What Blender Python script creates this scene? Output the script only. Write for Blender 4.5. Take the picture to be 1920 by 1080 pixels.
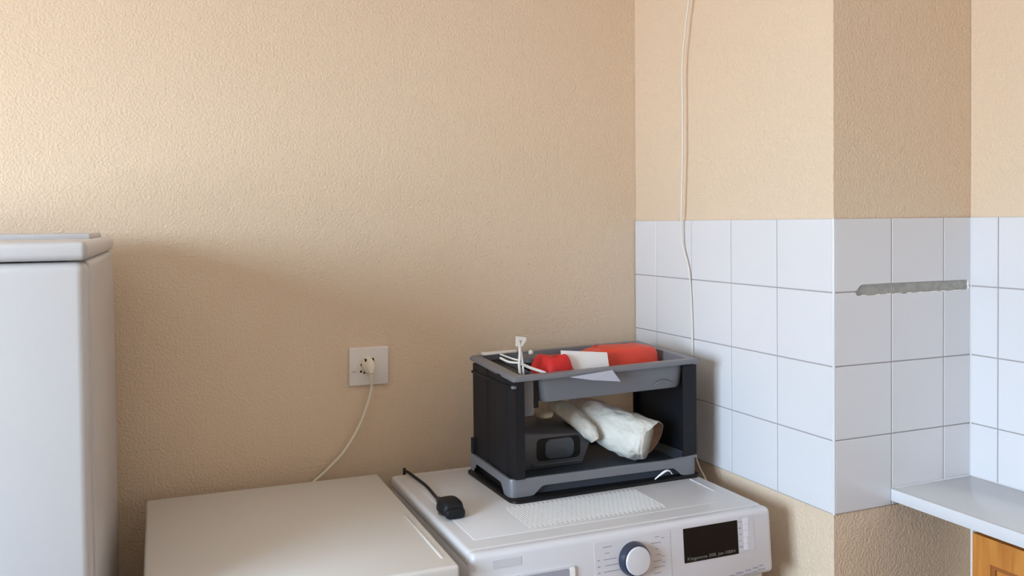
import bpy, bmesh, math, random
from mathutils import Matrix, Vector, noise

random.seed(7)
for _o in list(bpy.data.objects):
    bpy.data.objects.remove(_o, do_unlink=True)
SC = bpy.context.scene
COL = SC.collection

# ------------------------------------------------------------------ frame of the room
ZT = 1.4725            # top of the tile band above the floor
ZW = ZT - 0.61         # top of the washing machine
TILE = 0.152           # tile pitch
W = 0.7221             # length of the pier's side face
D = 0.3936             # width of the pier's front face
XL, YF, HC = -3.35, -3.7, 2.6

# ------------------------------------------------------------------ camera
cam_d = bpy.data.cameras.new('camera')
cam = bpy.data.objects.new('camera', cam_d)
COL.objects.link(cam)
cam_d.sensor_width = 36.0
cam_d.lens = 1561.234 / 1920 * 36.0
cam_d.shift_x = (960 - 857.147) / 1920
cam_d.shift_y = (451.428 - 540) / 1920
cam_d.clip_start = 0.02
_r = Vector((0.93223, -0.36172, -0.01066)); _u = Vector((0.01746, 0.01552, 0.99973)); _f = Vector((0.36145, 0.93216, -0.02078))
_m = Matrix((_r, _u, -_f)).transposed().to_4x4()
_m.translation = Vector((-1.32566, -2.02332, ZT - 0.00232))
cam.matrix_world = _m
SC.camera = cam

# ------------------------------------------------------------------ world sky, window portal, exposure
world = bpy.data.worlds.new('sky')
SC.world = world
world.use_nodes = True
nt = world.node_tree
nt.nodes.clear()
wo = nt.nodes.new('ShaderNodeOutputWorld'); bg = nt.nodes.new('ShaderNodeBackground')
tc = nt.nodes.new('ShaderNodeTexCoord'); sp = nt.nodes.new('ShaderNodeSeparateXYZ'); cr = nt.nodes.new('ShaderNodeValToRGB')
mr = nt.nodes.new('ShaderNodeMapRange'); mr.inputs[1].default_value = -1; mr.inputs[2].default_value = 1
nt.links.new(tc.outputs['Generated'], sp.inputs[0]); nt.links.new(sp.outputs['Z'], mr.inputs[0])
nt.links.new(mr.outputs[0], cr.inputs[0]); nt.links.new(cr.outputs[0], bg.inputs[0]); nt.links.new(bg.outputs[0], wo.inputs[0])
e = cr.color_ramp.elements
e[0].position = 0.0; e[0].color = (0.52, 0.54, 0.56, 1)
e[1].position = 1.0; e[1].color = (0.44, 0.68, 1.0, 1)
k = e.new(0.49); k.color = (0.58, 0.62, 0.66, 1)
k = e.new(0.515); k.color = (0.70, 0.86, 1.0, 1)
k = e.new(0.70); k.color = (0.58, 0.78, 1.0, 1)
bg.inputs[1].default_value = 41.0

WIN_Y0, WIN_Y1, WIN_Z0, WIN_Z1 = -2.40, -1.10, 0.98, 2.16
pl = bpy.data.lights.new('window_portal', 'AREA')
pl.shape = 'RECTANGLE'; pl.size = WIN_Z1 - WIN_Z0; pl.size_y = WIN_Y1 - WIN_Y0
pl.cycles.is_portal = True
po = bpy.data.objects.new('window_portal', pl); COL.objects.link(po)
po.location = (XL - 0.13, (WIN_Y0 + WIN_Y1) / 2, (WIN_Z0 + WIN_Z1) / 2)
po.rotation_euler = (0, math.radians(-90), 0)

vs = SC.view_settings
vs.view_transform = 'Standard'; vs.look = 'None'; vs.gamma = 1.0; vs.exposure = 0.0
try: vs.use_curve_mapping = False
except Exception: pass
SC.cycles.use_denoising = True
SC.cycles.max_bounces = 14
SC.cycles.diffuse_bounces = 8

# ------------------------------------------------------------------ materials
def lin(c):
    return tuple(((v / 255) / 12.92 if v / 255 <= 0.04045 else ((v / 255 + 0.055) / 1.055) ** 2.4) for v in c) + (1.0,)
MATS = {}
def mat(name, rgb, rough=0.5, spec=0.5, metal=0.0, coat=0.0, var=0.0, bump=None, mottling=None, sheen=0.0, trans=0.0):
    if name in MATS: return MATS[name]
    m = bpy.data.materials.new(name); m.use_nodes = True
    n = m.node_tree.nodes; L = m.node_tree.links
    b = n['Principled BSDF']
    col = lin(rgb)
    b.inputs['Base Color'].default_value = col
    b.inputs['Roughness'].default_value = rough
    b.inputs['Specular IOR Level'].default_value = spec
    b.inputs['Metallic'].default_value = metal
    b.inputs['Coat Weight'].default_value = coat
    b.inputs['Coat Roughness'].default_value = 0.08
    b.inputs['Sheen Weight'].default_value = sheen
    if trans:
        b.inputs['Transmission Weight'].default_value = trans
    t = n.new('ShaderNodeTexCoord')
    src = None
    if mottling:
        sc_, amt, rgb2 = mottling
        nz = n.new('ShaderNodeTexNoise'); nz.inputs['Scale'].default_value = sc_; nz.inputs['Detail'].default_value = 5
        L.new(t.outputs['Object'], nz.inputs['Vector'])
        mx = n.new('ShaderNodeMix'); mx.data_type = 'RGBA'
        mx.inputs['A'].default_value = col; mx.inputs['B'].default_value = lin(rgb2)
        rp = n.new('ShaderNodeMapRange'); rp.inputs[1].default_value = 0.35; rp.inputs[2].default_value = 0.65; rp.inputs[4].default_value = amt
        L.new(nz.outputs['Fac'], rp.inputs[0]); L.new(rp.outputs[0], mx.inputs['Factor'])
        src = mx.outputs['Result']
    if var:
        oi = n.new('ShaderNodeObjectInfo'); hs = n.new('ShaderNodeHueSaturation')
        r2 = n.new('ShaderNodeMapRange'); r2.inputs[3].default_value = 1 - var; r2.inputs[4].default_value = 1 + var
        L.new(oi.outputs['Random'], r2.inputs[0]); L.new(r2.outputs[0], hs.inputs['Value'])
        if src: L.new(src, hs.inputs['Color'])
        else: hs.inputs['Color'].default_value = col
        src = hs.outputs['Color']
    if src: L.new(src, b.inputs['Base Color'])
    if bump:
        prev = None
        for (sc_, strength, dist, det) in bump:
            nz = n.new('ShaderNodeTexNoise'); nz.inputs['Scale'].default_value = sc_; nz.inputs['Detail'].default_value = det
            L.new(t.outputs['Object'], nz.inputs['Vector'])
            bp = n.new('ShaderNodeBump'); bp.inputs['Strength'].default_value = strength; bp.inputs['Distance'].default_value = dist
            L.new(nz.outputs['Fac'], bp.inputs['Height'])
            if prev: L.new(prev.outputs[0], bp.inputs['Normal'])
            prev = bp
        L.new(prev.outputs[0], b.inputs['Normal'])
    MATS[name] = m
    return m

PAINT = mat('beige_wall_paint', (220, 199, 175), 0.55, 0.35, bump=[(170, 0.62, 0.004, 2.5), (40, 0.25, 0.004, 2)], mottling=(2.2, 0.35, (221, 202, 181)))
CEIL = mat('ceiling_white', (238, 234, 226), 0.8)
FLOORM = mat('brown_vinyl_floor', (92, 76, 62), 0.45, mottling=(6, 0.6, (76, 62, 50)))
TILEM = mat('white_glazed_tile', (218, 219, 224), 0.16, 0.5, var=0.012, bump=[(9, 0.06, 0.01, 2)])
GROUT = mat('grey_grout', (158, 154, 156), 0.9, 0.2)
MORTAR = mat('rough_grey_mortar', (176, 176, 172), 0.95, 0.2, bump=[(260, 0.9, 0.004, 4)], mottling=(60, 0.7, (150, 150, 147)))
CHIP = mat('white_chipped_plaster', (236, 236, 234), 0.9)
FRIDGE = mat('white_fridge_enamel', (195, 195, 198), 0.28, 0.5)
ENAMEL = mat('white_machine_enamel', (208, 208, 211), 0.26, 0.5)
ENAMEL2 = mat('aged_white_enamel', (216, 215, 213), 0.30, 0.5)
PLASTW = mat('white_panel_plastic', (212, 213, 220), 0.33, 0.5)
TRIMW = mat('pale_label_print', (206, 208, 217), 0.45)
BRIGHT = mat('bright_white_plastic', (245, 245, 247), 0.35)
BUTT = mat('pale_button_plastic', (232, 232, 240), 0.45)
PRINT = mat('grey_print', (160, 162, 176), 0.7)
SCREEN = mat('black_display_glass', (12, 11, 11), 0.45, 0.3)
LED = mat('dim_display_lettering', (120, 120, 112), 0.6)
KNOBD = mat('navy_knob_plastic', (46, 52, 70), 0.3)
BLACKP = mat('black_plastic', (20, 22, 28), 0.5, 0.3)
BLACKG = mat('black_base_plastic', (14, 15, 17), 0.45, 0.35)
DARKB = mat('dark_slate_plastic', (50, 58, 70), 0.5, mottling=(400, 0.3, (38, 44, 52)))
GREYP = mat('grey_rack_plastic', (112, 114, 121), 0.36, 0.5)
APPL = mat('charcoal_plastic', (84, 85, 90), 0.45)
APPL2 = mat('slate_blue_plastic', (72, 82, 94), 0.4)
RED = mat('red_fabric', (196, 38, 38), 0.6, 0.4, bump=[(60, 0.4, 0.006, 3)])
REDO = mat('orange_red_plastic', (214, 66, 46), 0.42, 0.5, bump=[(35, 0.25, 0.006, 2)])
CARD = mat('white_card', (235, 232, 232), 0.8)
LILAC = mat('pale_lilac_paper', (176, 177, 192), 0.8)
CLOTH = mat('off_white_cloth', (226, 226, 220), 0.85, 0.2, bump=[(30, 0.8, 0.012, 4), (500, 0.2, 0.001, 2)], sheen=0.1, mottling=(40, 0.5, (206, 205, 196)))
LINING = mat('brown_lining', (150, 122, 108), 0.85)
CREAM = mat('cream_plastic', (214, 206, 182), 0.4)
CLEARP = mat('milky_plastic', (222, 218, 214), 0.35)
CORDW = mat('off_white_cord', (222, 214, 200), 0.5)
CORDT = mat('white_cord', (226, 222, 214), 0.5)
SOCK = mat('white_socket_plastic', (226, 222, 220), 0.35)
PLUGW = mat('ivory_plug_plastic', (226, 220, 204), 0.4)
HOLE = mat('dark_socket_hole', (40, 32, 26), 0.8)
COUNT = mat('grey_white_laminate', (206, 207, 209), 0.25, 0.5, mottling=(5, 0.3, (198, 200, 203)))
EDGE = mat('white_counter_edge', (216, 217, 222), 0.3)
METAL = mat('brass_pin_metal', (190, 180, 150), 0.3, metal=1.0)
GLASSD = mat('dark_door_glass', (40, 44, 50), 0.05)
UPVC = mat('white_window_frame', (235, 235, 235), 0.4)

def wood_mat():
    m = bpy.data.materials.new('orange_oak_wood'); m.use_nodes = True
    n = m.node_tree.nodes; L = m.node_tree.links; b = n['Principled BSDF']
    t = n.new('ShaderNodeTexCoord'); mp = n.new('ShaderNodeMapping'); mp.inputs['Scale'].default_value = (30, 30, 3)
    nz = n.new('ShaderNodeTexNoise'); nz.inputs['Scale'].default_value = 2.0; nz.inputs['Detail'].default_value = 6; nz.inputs['Distortion'].default_value = 0.6
    r = n.new('ShaderNodeValToRGB'); r.color_ramp.elements[0].position = 0.3; r.color_ramp.elements[1].position = 0.72
    r.color_ramp.elements[0].color = lin((174, 106, 42)); r.color_ramp.elements[1].color = lin((204, 138, 62))
    L.new(t.outputs['Object'], mp.inputs[0]); L.new(mp.outputs[0], nz.inputs['Vector']); L.new(nz.outputs['Fac'], r.inputs[0]); L.new(r.outputs[0], b.inputs['Base Color'])
    b.inputs['Roughness'].default_value = 0.4
    return m
WOOD = wood_mat()
WOODD = mat('dark_wood_and_gap_shade', (150, 88, 36), 0.5)

def pane_mat():
    m = bpy.data.materials.new('clear_window_pane'); m.use_nodes = True
    n = m.node_tree.nodes; L = m.node_tree.links
    n.remove(n['Principled BSDF'])
    tr = n.new('ShaderNodeBsdfTransparent'); gl = n.new('ShaderNodeBsdfGlossy'); gl.inputs['Roughness'].default_value = 0.02
    mx = n.new('ShaderNodeMixShader'); mx.inputs[0].default_value = 0.05
    L.new(tr.outputs[0], mx.inputs[1]); L.new(gl.outputs[0], mx.inputs[2]); L.new(mx.outputs[0], n['Material Output'].inputs[0])
    return m
PANE = pane_mat()

# ------------------------------------------------------------------ helpers
def obj(name, bm, m, parent=None, smooth=35, loc=None, rot=None):
    me = bpy.data.meshes.new(name)
    bmesh.ops.recalc_face_normals(bm, faces=bm.faces[:])
    bm.to_mesh(me); bm.free()
    me.materials.append(m)
    if smooth:
        for p in me.polygons: p.use_smooth = True
        me.set_sharp_from_angle(angle=math.radians(smooth))
    o = bpy.data.objects.new(name, me); COL.objects.link(o)
    if parent: o.parent = parent
    if loc: o.location = loc
    if rot: o.rotation_euler = rot
    return o
def tag(o, label, cat, group=None):
    o['label'] = label; o['category'] = cat
    if group: o['group'] = group
    return o
def struct(o):
    o['kind'] = 'structure'; return o
def thing(name, label, cat, loc=(0, 0, 0), rz=0.0, group=None):
    o = bpy.data.objects.new(name, None); COL.objects.link(o)
    o.empty_display_size = 0.05
    o.location = loc; o.rotation_euler = (0, 0, rz)
    return tag(o, label, cat, group)
def box(x0, x1, y0, y1, z0, z1, bm=None, bev=0.0, seg=2):
    own = bm is None
    b = bmesh.new()
    bmesh.ops.create_cube(b, size=1.0, matrix=Matrix.Translation(((x0 + x1) / 2, (y0 + y1) / 2, (z0 + z1) / 2)) @ Matrix.Diagonal((abs(x1 - x0), abs(y1 - y0), abs(z1 - z0), 1)))
    if bev: bmesh.ops.bevel(b, geom=b.edges[:], offset=bev, segments=seg, profile=0.5, affect='EDGES')
    if own: return b
    merge(bm, b); return bm
def merge(dst, src, M=None):
    vm = {}
    for v in src.verts: vm[v] = dst.verts.new(M @ v.co if M else v.co)
    for f in src.faces:
        try: dst.faces.new([vm[v] for v in f.verts])
        except ValueError: pass
    src.free(); return dst
def prism(pts, lo, hi, axis='z', bm=None):
    """polygon pts (2-D) extruded from lo to hi along axis"""
    own = bm is None
    if own: bm = bmesh.new()
    def P(a, b, c): return {'z': (a, b, c), 'y': (a, c, b), 'x': (c, a, b)}[axis]
    A = [bm.verts.new(P(a, b, lo)) for a, b in pts]; B = [bm.verts.new(P(a, b, hi)) for a, b in pts]
    n = len(pts)
    bm.faces.new(A[::-1]); bm.faces.new(B)
    for i in range(n): bm.faces.new((A[i], A[(i + 1) % n], B[(i + 1) % n], B[i]))
    return bm
def rrect(x0, x1, y0, y1, r, n=6):
    out = []
    for (cx, cy, a) in ((x1 - r, y1 - r, 0), (x0 + r, y1 - r, 90), (x0 + r, y0 + r, 180), (x1 - r, y0 + r, 270)):
        for i in range(n + 1):
            t = math.radians(a + 90 * i / n); out.append((cx + r * math.cos(t), cy + r * math.sin(t)))
    return out
def loft(rings, bm=None, cap0=True, cap1=True, close=True):
    own = bm is None
    if own: bm = bmesh.new()
    V = [[bm.verts.new(p) for p in r] for r in rings]
    n = len(V[0])
    for a, b in zip(V[:-1], V[1:]):
        for i in range(n if close else n - 1):
            bm.faces.new((a[i], a[(i + 1) % n], b[(i + 1) % n], b[i]))
    if cap0: bm.faces.new(V[0][::-1])
    if cap1: bm.faces.new(V[-1])
    return bm
def spline(pts, n=8):
    P = [Vector(p) for p in pts]; out = []
    for i in range(len(P) - 1):
        p0 = P[i - 1] if i else P[0] * 2 - P[1]; p1 = P[i]; p2 = P[i + 1]
        p3 = P[i + 2] if i + 2 < len(P) else P[-1] * 2 - P[-2]
        for k in range(n):
            t = k / n
            out.append(0.5 * ((2 * p1) + (p2 - p0) * t + (2 * p0 - 5 * p1 + 4 * p2 - p3) * t * t + (3 * p1 - p0 - 3 * p2 + p3) * t ** 3))
    out.append(P[-1]); return out
def tube(pts, r, sides=8, n=8, bm=None, smooth=True):
    P = spline(pts, n) if smooth else [Vector(p) for p in pts]
    rings = []; N = None
    for i, p in enumerate(P):
        t = (P[min(i + 1, len(P) - 1)] - P[max(i - 1, 0)]).normalized()
        if N is None:
            N = t.orthogonal().normalized()
        N = (N - t * N.dot(t)).normalized(); B = t.cross(N)
        rr = r(i / (len(P) - 1)) if callable(r) else r
        rings.append([p + (N * math.cos(2 * math.pi * k / sides) + B * math.sin(2 * math.pi * k / sides)) * rr for k in range(sides)])
    return loft(rings, bm)
def lathe(profile, sides=32, axis='z', cap=True):
    rings = []
    for r, h in profile:
        ring = []
        for k in range(sides):
            a = 2 * math.pi * k / sides; x, y = r * math.cos(a), r * math.sin(a)
            ring.append((x, y, h) if axis == 'z' else (x, -h, y))
        rings.append(ring)
    return loft(rings, None, cap, cap)
def blob(cx, cy, cz, hx, hy, hz, e=0.5, nu=28, nv=16, amp=0.0, fr=20, seed=0, skew=None):
    """superellipsoid with soft lumps"""
    bm = bmesh.new()
    def s(w, m): return math.copysign(abs(w) ** m, w)
    rings = []
    for j in range(1, nv):
        v = -math.pi / 2 + math.pi * j / nv
        ring = []
        for i in range(nu):
            u = 2 * math.pi * i / nu
            p = Vector((hx * s(math.cos(v), e) * s(math.cos(u), e), hy * s(math.cos(v), e) * s(math.sin(u), e), hz * s(math.sin(v), e)))
            if amp:
                q = Vector((p.x * fr + seed, p.y * fr, p.z * fr)); p *= 1 + amp * noise.noise(q)
            if skew: p = skew(p)
            ring.append((cx + p.x, cy + p.y, cz + p.z))
        rings.append(ring)
    loft(rings, bm)
    return bm

# ================================================================== STRUCTURE
bm = box(XL - 0.2, 0.65, 0, 0.15, 0, HC)
wall_back = struct(obj('wall_back', bm, PAINT, smooth=0))
TF = 0.004             # tiles stand this far proud of the plaster
bm = box(TF, 0.65, -(W - TF), -0.0005, 0, HC)
wall_right = struct(obj('wall_right', bm, PAINT, smooth=0))
bm = box(D + TF, 0.65, YF, -(W - TF) - 0.0005, 0, HC)
wall_counter = struct(obj('wall_counter', bm, PAINT, smooth=0))
bm = bmesh.new()
box(XL - 0.2, XL, YF, WIN_Y0, 0, HC, bm); box(XL - 0.2, XL, WIN_Y1, -0.0005, 0, HC, bm)
box(XL - 0.2, XL, WIN_Y0, WIN_Y1, 0, WIN_Z0, bm); box(XL - 0.2, XL, WIN_Y0, WIN_Y1, WIN_Z1, HC, bm)
wall_left = struct(obj('wall_left', bm, PAINT, smooth=0))
wall_front = struct(obj('wall_front', box(XL - 0.2, 0.65, YF - 0.15, YF - 0.0005, 0, HC), PAINT, smooth=0))
struct(obj('floor', box(XL - 0.2, 0.65, YF - 0.15, 0.15, -0.1, -0.0005), FLOORM, smooth=0))
struct(obj('ceiling', box(XL - 0.2, 0.65, YF - 0.15, 0.15, HC + 0.0005, HC + 0.1), CEIL, smooth=0))
# window in the left wall: the daylight of the room
win = bpy.data.objects.new('window_1', None); COL.objects.link(win); struct(win)
win.location = (XL - 0.1, (WIN_Y0 + WIN_Y1) / 2, WIN_Z0)
hw, hh = (WIN_Y1 - WIN_Y0) / 2, WIN_Z1 - WIN_Z0
fw = 0.045
for nm, a in (('window_frame', (-hw, -hw + fw, 0, hh)), ('window_frame', (hw - fw, hw, 0, hh)), ('window_frame', (-hw + fw, hw - fw, 0, fw)),
              ('window_frame', (-hw + fw, hw - fw, hh - fw, hh)), ('mullion', (-0.025, 0.025, fw, hh - fw))):
    obj(nm, box(-0.025, 0.025, a[0], a[1], a[2], a[3], bev=0.004), UPVC, win)
for a in ((-hw + fw, -0.025), (0.025, hw - fw)):
    obj('pane', box(-0.003, 0.003, a[0], a[1], fw, hh - fw), PANE, win, smooth=0)
obj('window_sill', box(0.03, 0.14, -hw, hw, -0.0, 0.02, bev=0.004), UPVC, win)

# ---- tiles: every tile is a piece of its own
def tile_mesh(pts, th, c=0.0012):
    """flat polygon tile in local (u,v), extruded to th, edge softened by a chamfer c"""
    n = len(pts)
    area = sum(pts[i][0] * pts[(i + 1) % n][1] - pts[(i + 1) % n][0] * pts[i][1] for i in range(n))
    if area < 0: pts = pts[::-1]
    ins = []
    for i in range(n):
        p, q, r = Vector(pts[i - 1]), Vector(pts[i]), Vector(pts[(i + 1) % n])
        d1 = (q - p).normalized(); d2 = (r - q).normalized()
        n1 = Vector((-d1.y, d1.x)); n2 = Vector((-d2.y, d2.x))
        k = 1 + n1.dot(n2)
        ins.append(tuple(q + (n1 + n2) * (c / max(k, 0.2))))
    b = bmesh.new()
    A = [b.verts.new((u, v, 0)) for u, v in pts]; B = [b.verts.new((u, v, th - c)) for u, v in pts]; C = [b.verts.new((u, v, th)) for u, v in ins]
    for i in range(n):
        j = (i + 1) % n
        b.faces.new((A[i], A[j], B[j], B[i])); b.faces.new((B[i], B[j], C[j], C[i]))
    b.faces.new(C); b.faces.new(A[::-1])
    me = bpy.data.meshes.new('tile'); bmesh.ops.recalc_face_normals(b, faces=b.faces[:]); b.to_mesh(me); b.free()
    me.materials.append(TILEM)
    return me
_tile_cache = {}
def put_tile(parent, pts, M, name='tile'):
    x0 = min(p[0] for p in pts); y0 = min(p[1] for p in pts)
    key = tuple((round(p[0] - x0, 4), round(p[1] - y0, 4)) for p in pts)
    if key not in _tile_cache: _tile_cache[key] = tile_mesh(list(key), TF - 0.0003)
    o = bpy.data.objects.new(name, _tile_cache[key]); COL.objects.link(o); o.parent = parent
    o.matrix_world = M @ Matrix.Translation((x0, y0, 0)); return o
def frame(origin, u, v, nrm):
    m = Matrix((Vector(u), Vector(v), Vector(nrm))).transposed().to_4x4(); m.translation = Vector(origin); return m
G = 0.0011   # half a joint
def R4(u0, u1, v0, v1): return [(u0 + G, v0 + G), (u1 - G, v0 + G), (u1 - G, v1 - G), (u0 + G, v1 - G)]
ROWS = [(-TILE * (r + 1), -TILE * r) for r in range(4)]
# side face of the pier (u runs towards the camera)
M1 = frame((TF - 0.0003, 0, ZT), (0, -1, 0), (0, 0, 1), (-1, 0, 0))
cols = [0.0012, 0.10457, 0.25657, 0.40857, 0.56057, W - 0.0035]
for a, b_ in zip(cols[:-1], cols[1:]):
    for v0, v1 in ROWS: put_tile(wall_right, R4(a, b_, v0, v1), M1)
obj('grout_bed', box(0.0014, TF + 0.001, -(W - 0.0035), -0.001, ZT - 4 * TILE, ZT - 0.0006), GROUT, wall_right, smooth=0)
# front face of the pier, with the slot left by a removed shelf
M2 = frame((0, -(W - TF + 0.0003), ZT), (1, 0, 0), (0, 0, 1), (0, -1, 0))
fc = [0.0035, 0.1591, 0.3111, D + 0.0007]
SL0, SL1, SV0, SV1 = 0.0655, 0.3845, -0.1602, -0.1385
for i, (a, b_) in enumerate(zip(fc[:-1], fc[1:])):
    for r, (v0, v1) in enumerate(ROWS):
        x0, x1, y0, y1 = a + G, b_ - G, v0 + G, v1 - G
        if r == 0:
            if i == 0: p = [(x0, y0), (SL0 - 0.004, y0), (SL0 + 0.005, SV1 - 0.003), (SL0 + 0.012, SV1), (x1, SV1 + 0.0006), (x1, y1), (x0, y1)]
            elif i == 1: p = [(x0, SV1 + 0.0006), (x1, SV1 + 0.0004), (x1, y1), (x0, y1)]
            else: p = [(x0, SV1 + 0.0004), (SL1, SV1), (SL1 + 0.002, y0 + 0.003), (x1, y0), (x1, y1), (x0, y1)]
        elif r == 1:
            if i == 0: p = [(x0, y0), (x1, y0), (x1, SV0 + 0.001), (0.10, SV0 - 0.0008), (SL0 - 0.002, SV0), (SL0 - 0.006, y1), (x0, y1)]
            elif i == 1: p = [(x0, y0), (x1, y0), (x1, SV0), (0.25, SV0 + 0.0012), (0.20, SV0 - 0.001), (x0, SV0 + 0.0006)]
            else: p = [(x0, y0), (x1, y0), (x1, y1), (SL1 + 0.003, y1), (SL1, SV0 + 0.001), (x0, SV0)]
        else: p = [(x0, y0), (x1, y0), (x1, y1), (x0, y1)]
        put_tile(wall_right, p, M2)
# grout behind the front face stops at the slot
for nm, a in (('a', (0.0035, D - 0.001, ZT - 4 * TILE, ZT + SV0 - 0.0005)), ('b', (0.0035, D - 0.001, ZT + SV1 + 0.0005, ZT - 0.0006)), ('c', (0.0035, SL0 - 0.0095, ZT + SV0 - 0.0004, ZT + SV1 + 0.0004))):
    obj('grout_bed', box(a[0], a[1], -(W - 0.0014), -(W - TF - 0.001), a[2], a[3]), GROUT, wall_right, smooth=0)
# rough mortar left in the slot: lumpy strip, recessed behind the tile faces
bm = bmesh.new()
NX, NZ = 90, 8
grid = []
for j in range(NZ + 1):
    row = []
    for i in range(NX + 1):
        x = SL0 - 0.009 + (SL1 - SL0 + 0.014) * i / NX; z = SV0 - 0.001 + (SV1 - SV0 + 0.002) * j / NZ
        d = 0.0011 * noise.noise(Vector((x * 160, z * 260, 3))) + 0.0007 * noise.noise(Vector((x * 420, z * 500, 9)))
        row.append(bm.verts.new((x, -(W - 0.0032) - d, ZT + z)))
    grid.append(row)
for j in range(NZ):
    for i in range(NX): bm.faces.new((grid[j][i], grid[j][i + 1], grid[j + 1][i + 1], grid[j + 1][i]))
o = obj('mortar_strip', bm, MORTAR, wall_right, smooth=60); o['label'] = 'rough grey mortar in the slot cut through the tiles'
for (x, z, s) in ((SL0 - 0.002, SV1 - 0.006, 0.0042), (SL1 + 0.0035, SV1 - 0.009, 0.0045), (SL1 + 0.004, SV0 + 0.007, 0.0035)):
    obj('chipped_plaster', blob(x, -(W - 0.0022), ZT + z, s * 0.7, 0.002, s, e=0.9, nu=12, nv=8, amp=0.5, fr=400, seed=x * 50), CHIP, wall_right, smooth=60)
for k in range(9):
    x = SL0 + 0.02 + k * 0.033 + random.uniform(-0.008, 0.008)
    obj('chipped_plaster', blob(x, -(W - 0.0010), ZT + SV0 + 0.0002, random.uniform(0.006, 0.014), 0.0012, 0.0011, e=0.8, nu=12, nv=6, amp=0.5, fr=300, seed=k), CHIP, wall_right, smooth=60)
# rounded white strip on the outer corner
pts = [(0.0038, -W + 0.0001), (0.0038, -(W - TF - 0.0005)), (TF + 0.0005, -(W - 0.0038)), (0.0001, -(W - 0.0038))]
for i in range(7):
    t = math.radians(180 + 90 * i / 6); pts.append((0.0031 + 0.003 * math.cos(t), -(W - 0.0031) + 0.003 * math.sin(t)))
obj('corner_trim', prism(pts, ZT - 4 * TILE, ZT - 0.0005), TILEM, wall_right, smooth=40)
# the wall behind the worktop
M3 = frame((D + TF - 0.0003, -W, ZT), (0, -1, 0), (0, 0, 1), (-1, 0, 0))
u = [-0.0006, 0.0614] + [0.0614 + TILE * k for k in range(1, 12)]
for a, b_ in zip(u[:-1], u[1:]):
    for v0, v1 in ROWS: put_tile(wall_counter, R4(a, b_, v0, v1), M3)
obj('grout_bed', box(D + 0.0014, D + TF + 0.001, -W - u[-1], -W + 0.0012, ZT - 4 * TILE, ZT - 0.0006), GROUT, wall_counter, smooth=0)

obj('corner_brightening_bead', prism([(D + 0.001, -W + 0.001), (D - 0.0022, -W + 0.0002), (D - 0.0001, -W - 0.0022)], ZT - 4 * TILE, ZT - 0.001), TILEM, wall_counter, smooth=0)  # pale bead added to lighten the dark groove where the tiled faces meet

# ================================================================== FRIDGE
FR = thing('refrigerator', 'tall white refrigerator at the left edge beside the plain white appliance', 'refrigerator', (-1.655, -0.365, 0), math.radians(-2.3))
fx, fy, fh = 0.275, 0.295, ZT - 0.013
obj('cabinet_body', box(-fx, fx, -fy + 0.055, fy, 0.03, fh - 0.039, bev=0.012, seg=3), FRIDGE, FR)
obj('door', box(-fx, fx, -fy, -fy + 0.05, 0.62, fh - 0.0405, bev=0.016, seg=4), FRIDGE, FR)
obj('door', box(-fx, fx, -fy, -fy + 0.05, 0.06, 0.612, bev=0.016, seg=4), FRIDGE, FR)
obj('top_cap', box(-fx, fx + 0.001, -fy - 0.001, fy, fh - 0.0385, fh - 0.010, bev=0.0095, seg=4), FRIDGE, FR)
obj('top_panel', box(-fx + 0.02, fx - 0.022, 0.02, fy - 0.02, fh - 0.012, fh, bev=0.003), FRIDGE, FR)
for sx in (-1, 1):
    for sy in (-1, 1):
        obj('foot', lathe([(0.018, 0), (0.018, 0.035)], 16), BLACKP, FR, loc=(sx * 0.22, sy * 0.22, 0))
obj('door_handle', box(-fx + 0.03, -fx + 0.055, -fy - 0.03, -fy + 0.004, 0.75, 1.0, bev=0.008, seg=3), PLASTW, FR)

# ================================================================== PLAIN WHITE APPLIANCE
DR = thing('kitchen_appliance', 'plain white box appliance with a bare flat top, left of the washing machine', 'appliance', (-1.0535, -0.355, 0), math.radians(-1.3))
dx, dy = 0.2645, 0.2925
obj('body', box(-dx + 0.004, dx - 0.004, -dy + 0.012, dy - 0.004, 0.03, ZW - 0.03, bev=0.006), ENAMEL2, DR)
obj('top_panel', box(-dx, dx, -dy, dy, ZW - 0.028, ZW, bev=0.006, seg=3), ENAMEL2, DR)
obj('front_panel', box(-dx + 0.004, dx - 0.004, -dy + 0.002, -dy + 0.014, 0.09, ZW - 0.031, bev=0.004), ENAMEL2, DR)
obj('edge_ridge', box(dx - 0.022, dx - 0.016, -dy + 0.04, -dy + 0.28, ZW - 0.001, ZW + 0.0014, bev=0.0011), ENAMEL2, DR)
obj('front_handle', box(-0.16, 0.16, -dy - 0.012, -dy + 0.004, ZW - 0.13, ZW - 0.10, bev=0.006), PLASTW, DR)
for sx in (-1, 1):
    for sy in (-1, 1):
        obj('foot', lathe([(0.02, 0), (0.02, 0.032)], 16), BLACKP, DR, loc=(sx * 0.2, sy * 0.22, 0))

# ================================================================== WASHING MACHINE (local x right, y back)
WX, WY = -0.41875, -0.3625
WM = thing('washing_machine', 'white front loading washing machine with dial and black display, carrying the storage rack', 'washing machine', (WX, WY, 0), math.radians(-0.4))
hx, hy = 0.34125, 0.2645
obj('body', box(-hx + 0.004, hx - 0.002, -hy + 0.018, hy, 0.025, ZW - 0.031, bev=0.012, seg=3), ENAMEL, WM)
obj('top_lid', box(-hx, hx, -hy + 0.022, hy, ZW - 0.03, ZW, bev=0.010, seg=4), ENAMEL, WM)
o = obj('lid_panel', box(-hx + 0.033, hx - 0.036, -hy + 0.068, hy - 0.03, ZW - 0.002, ZW + 0.0013, bev=0.0011, seg=2), ENAMEL, WM)
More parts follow.
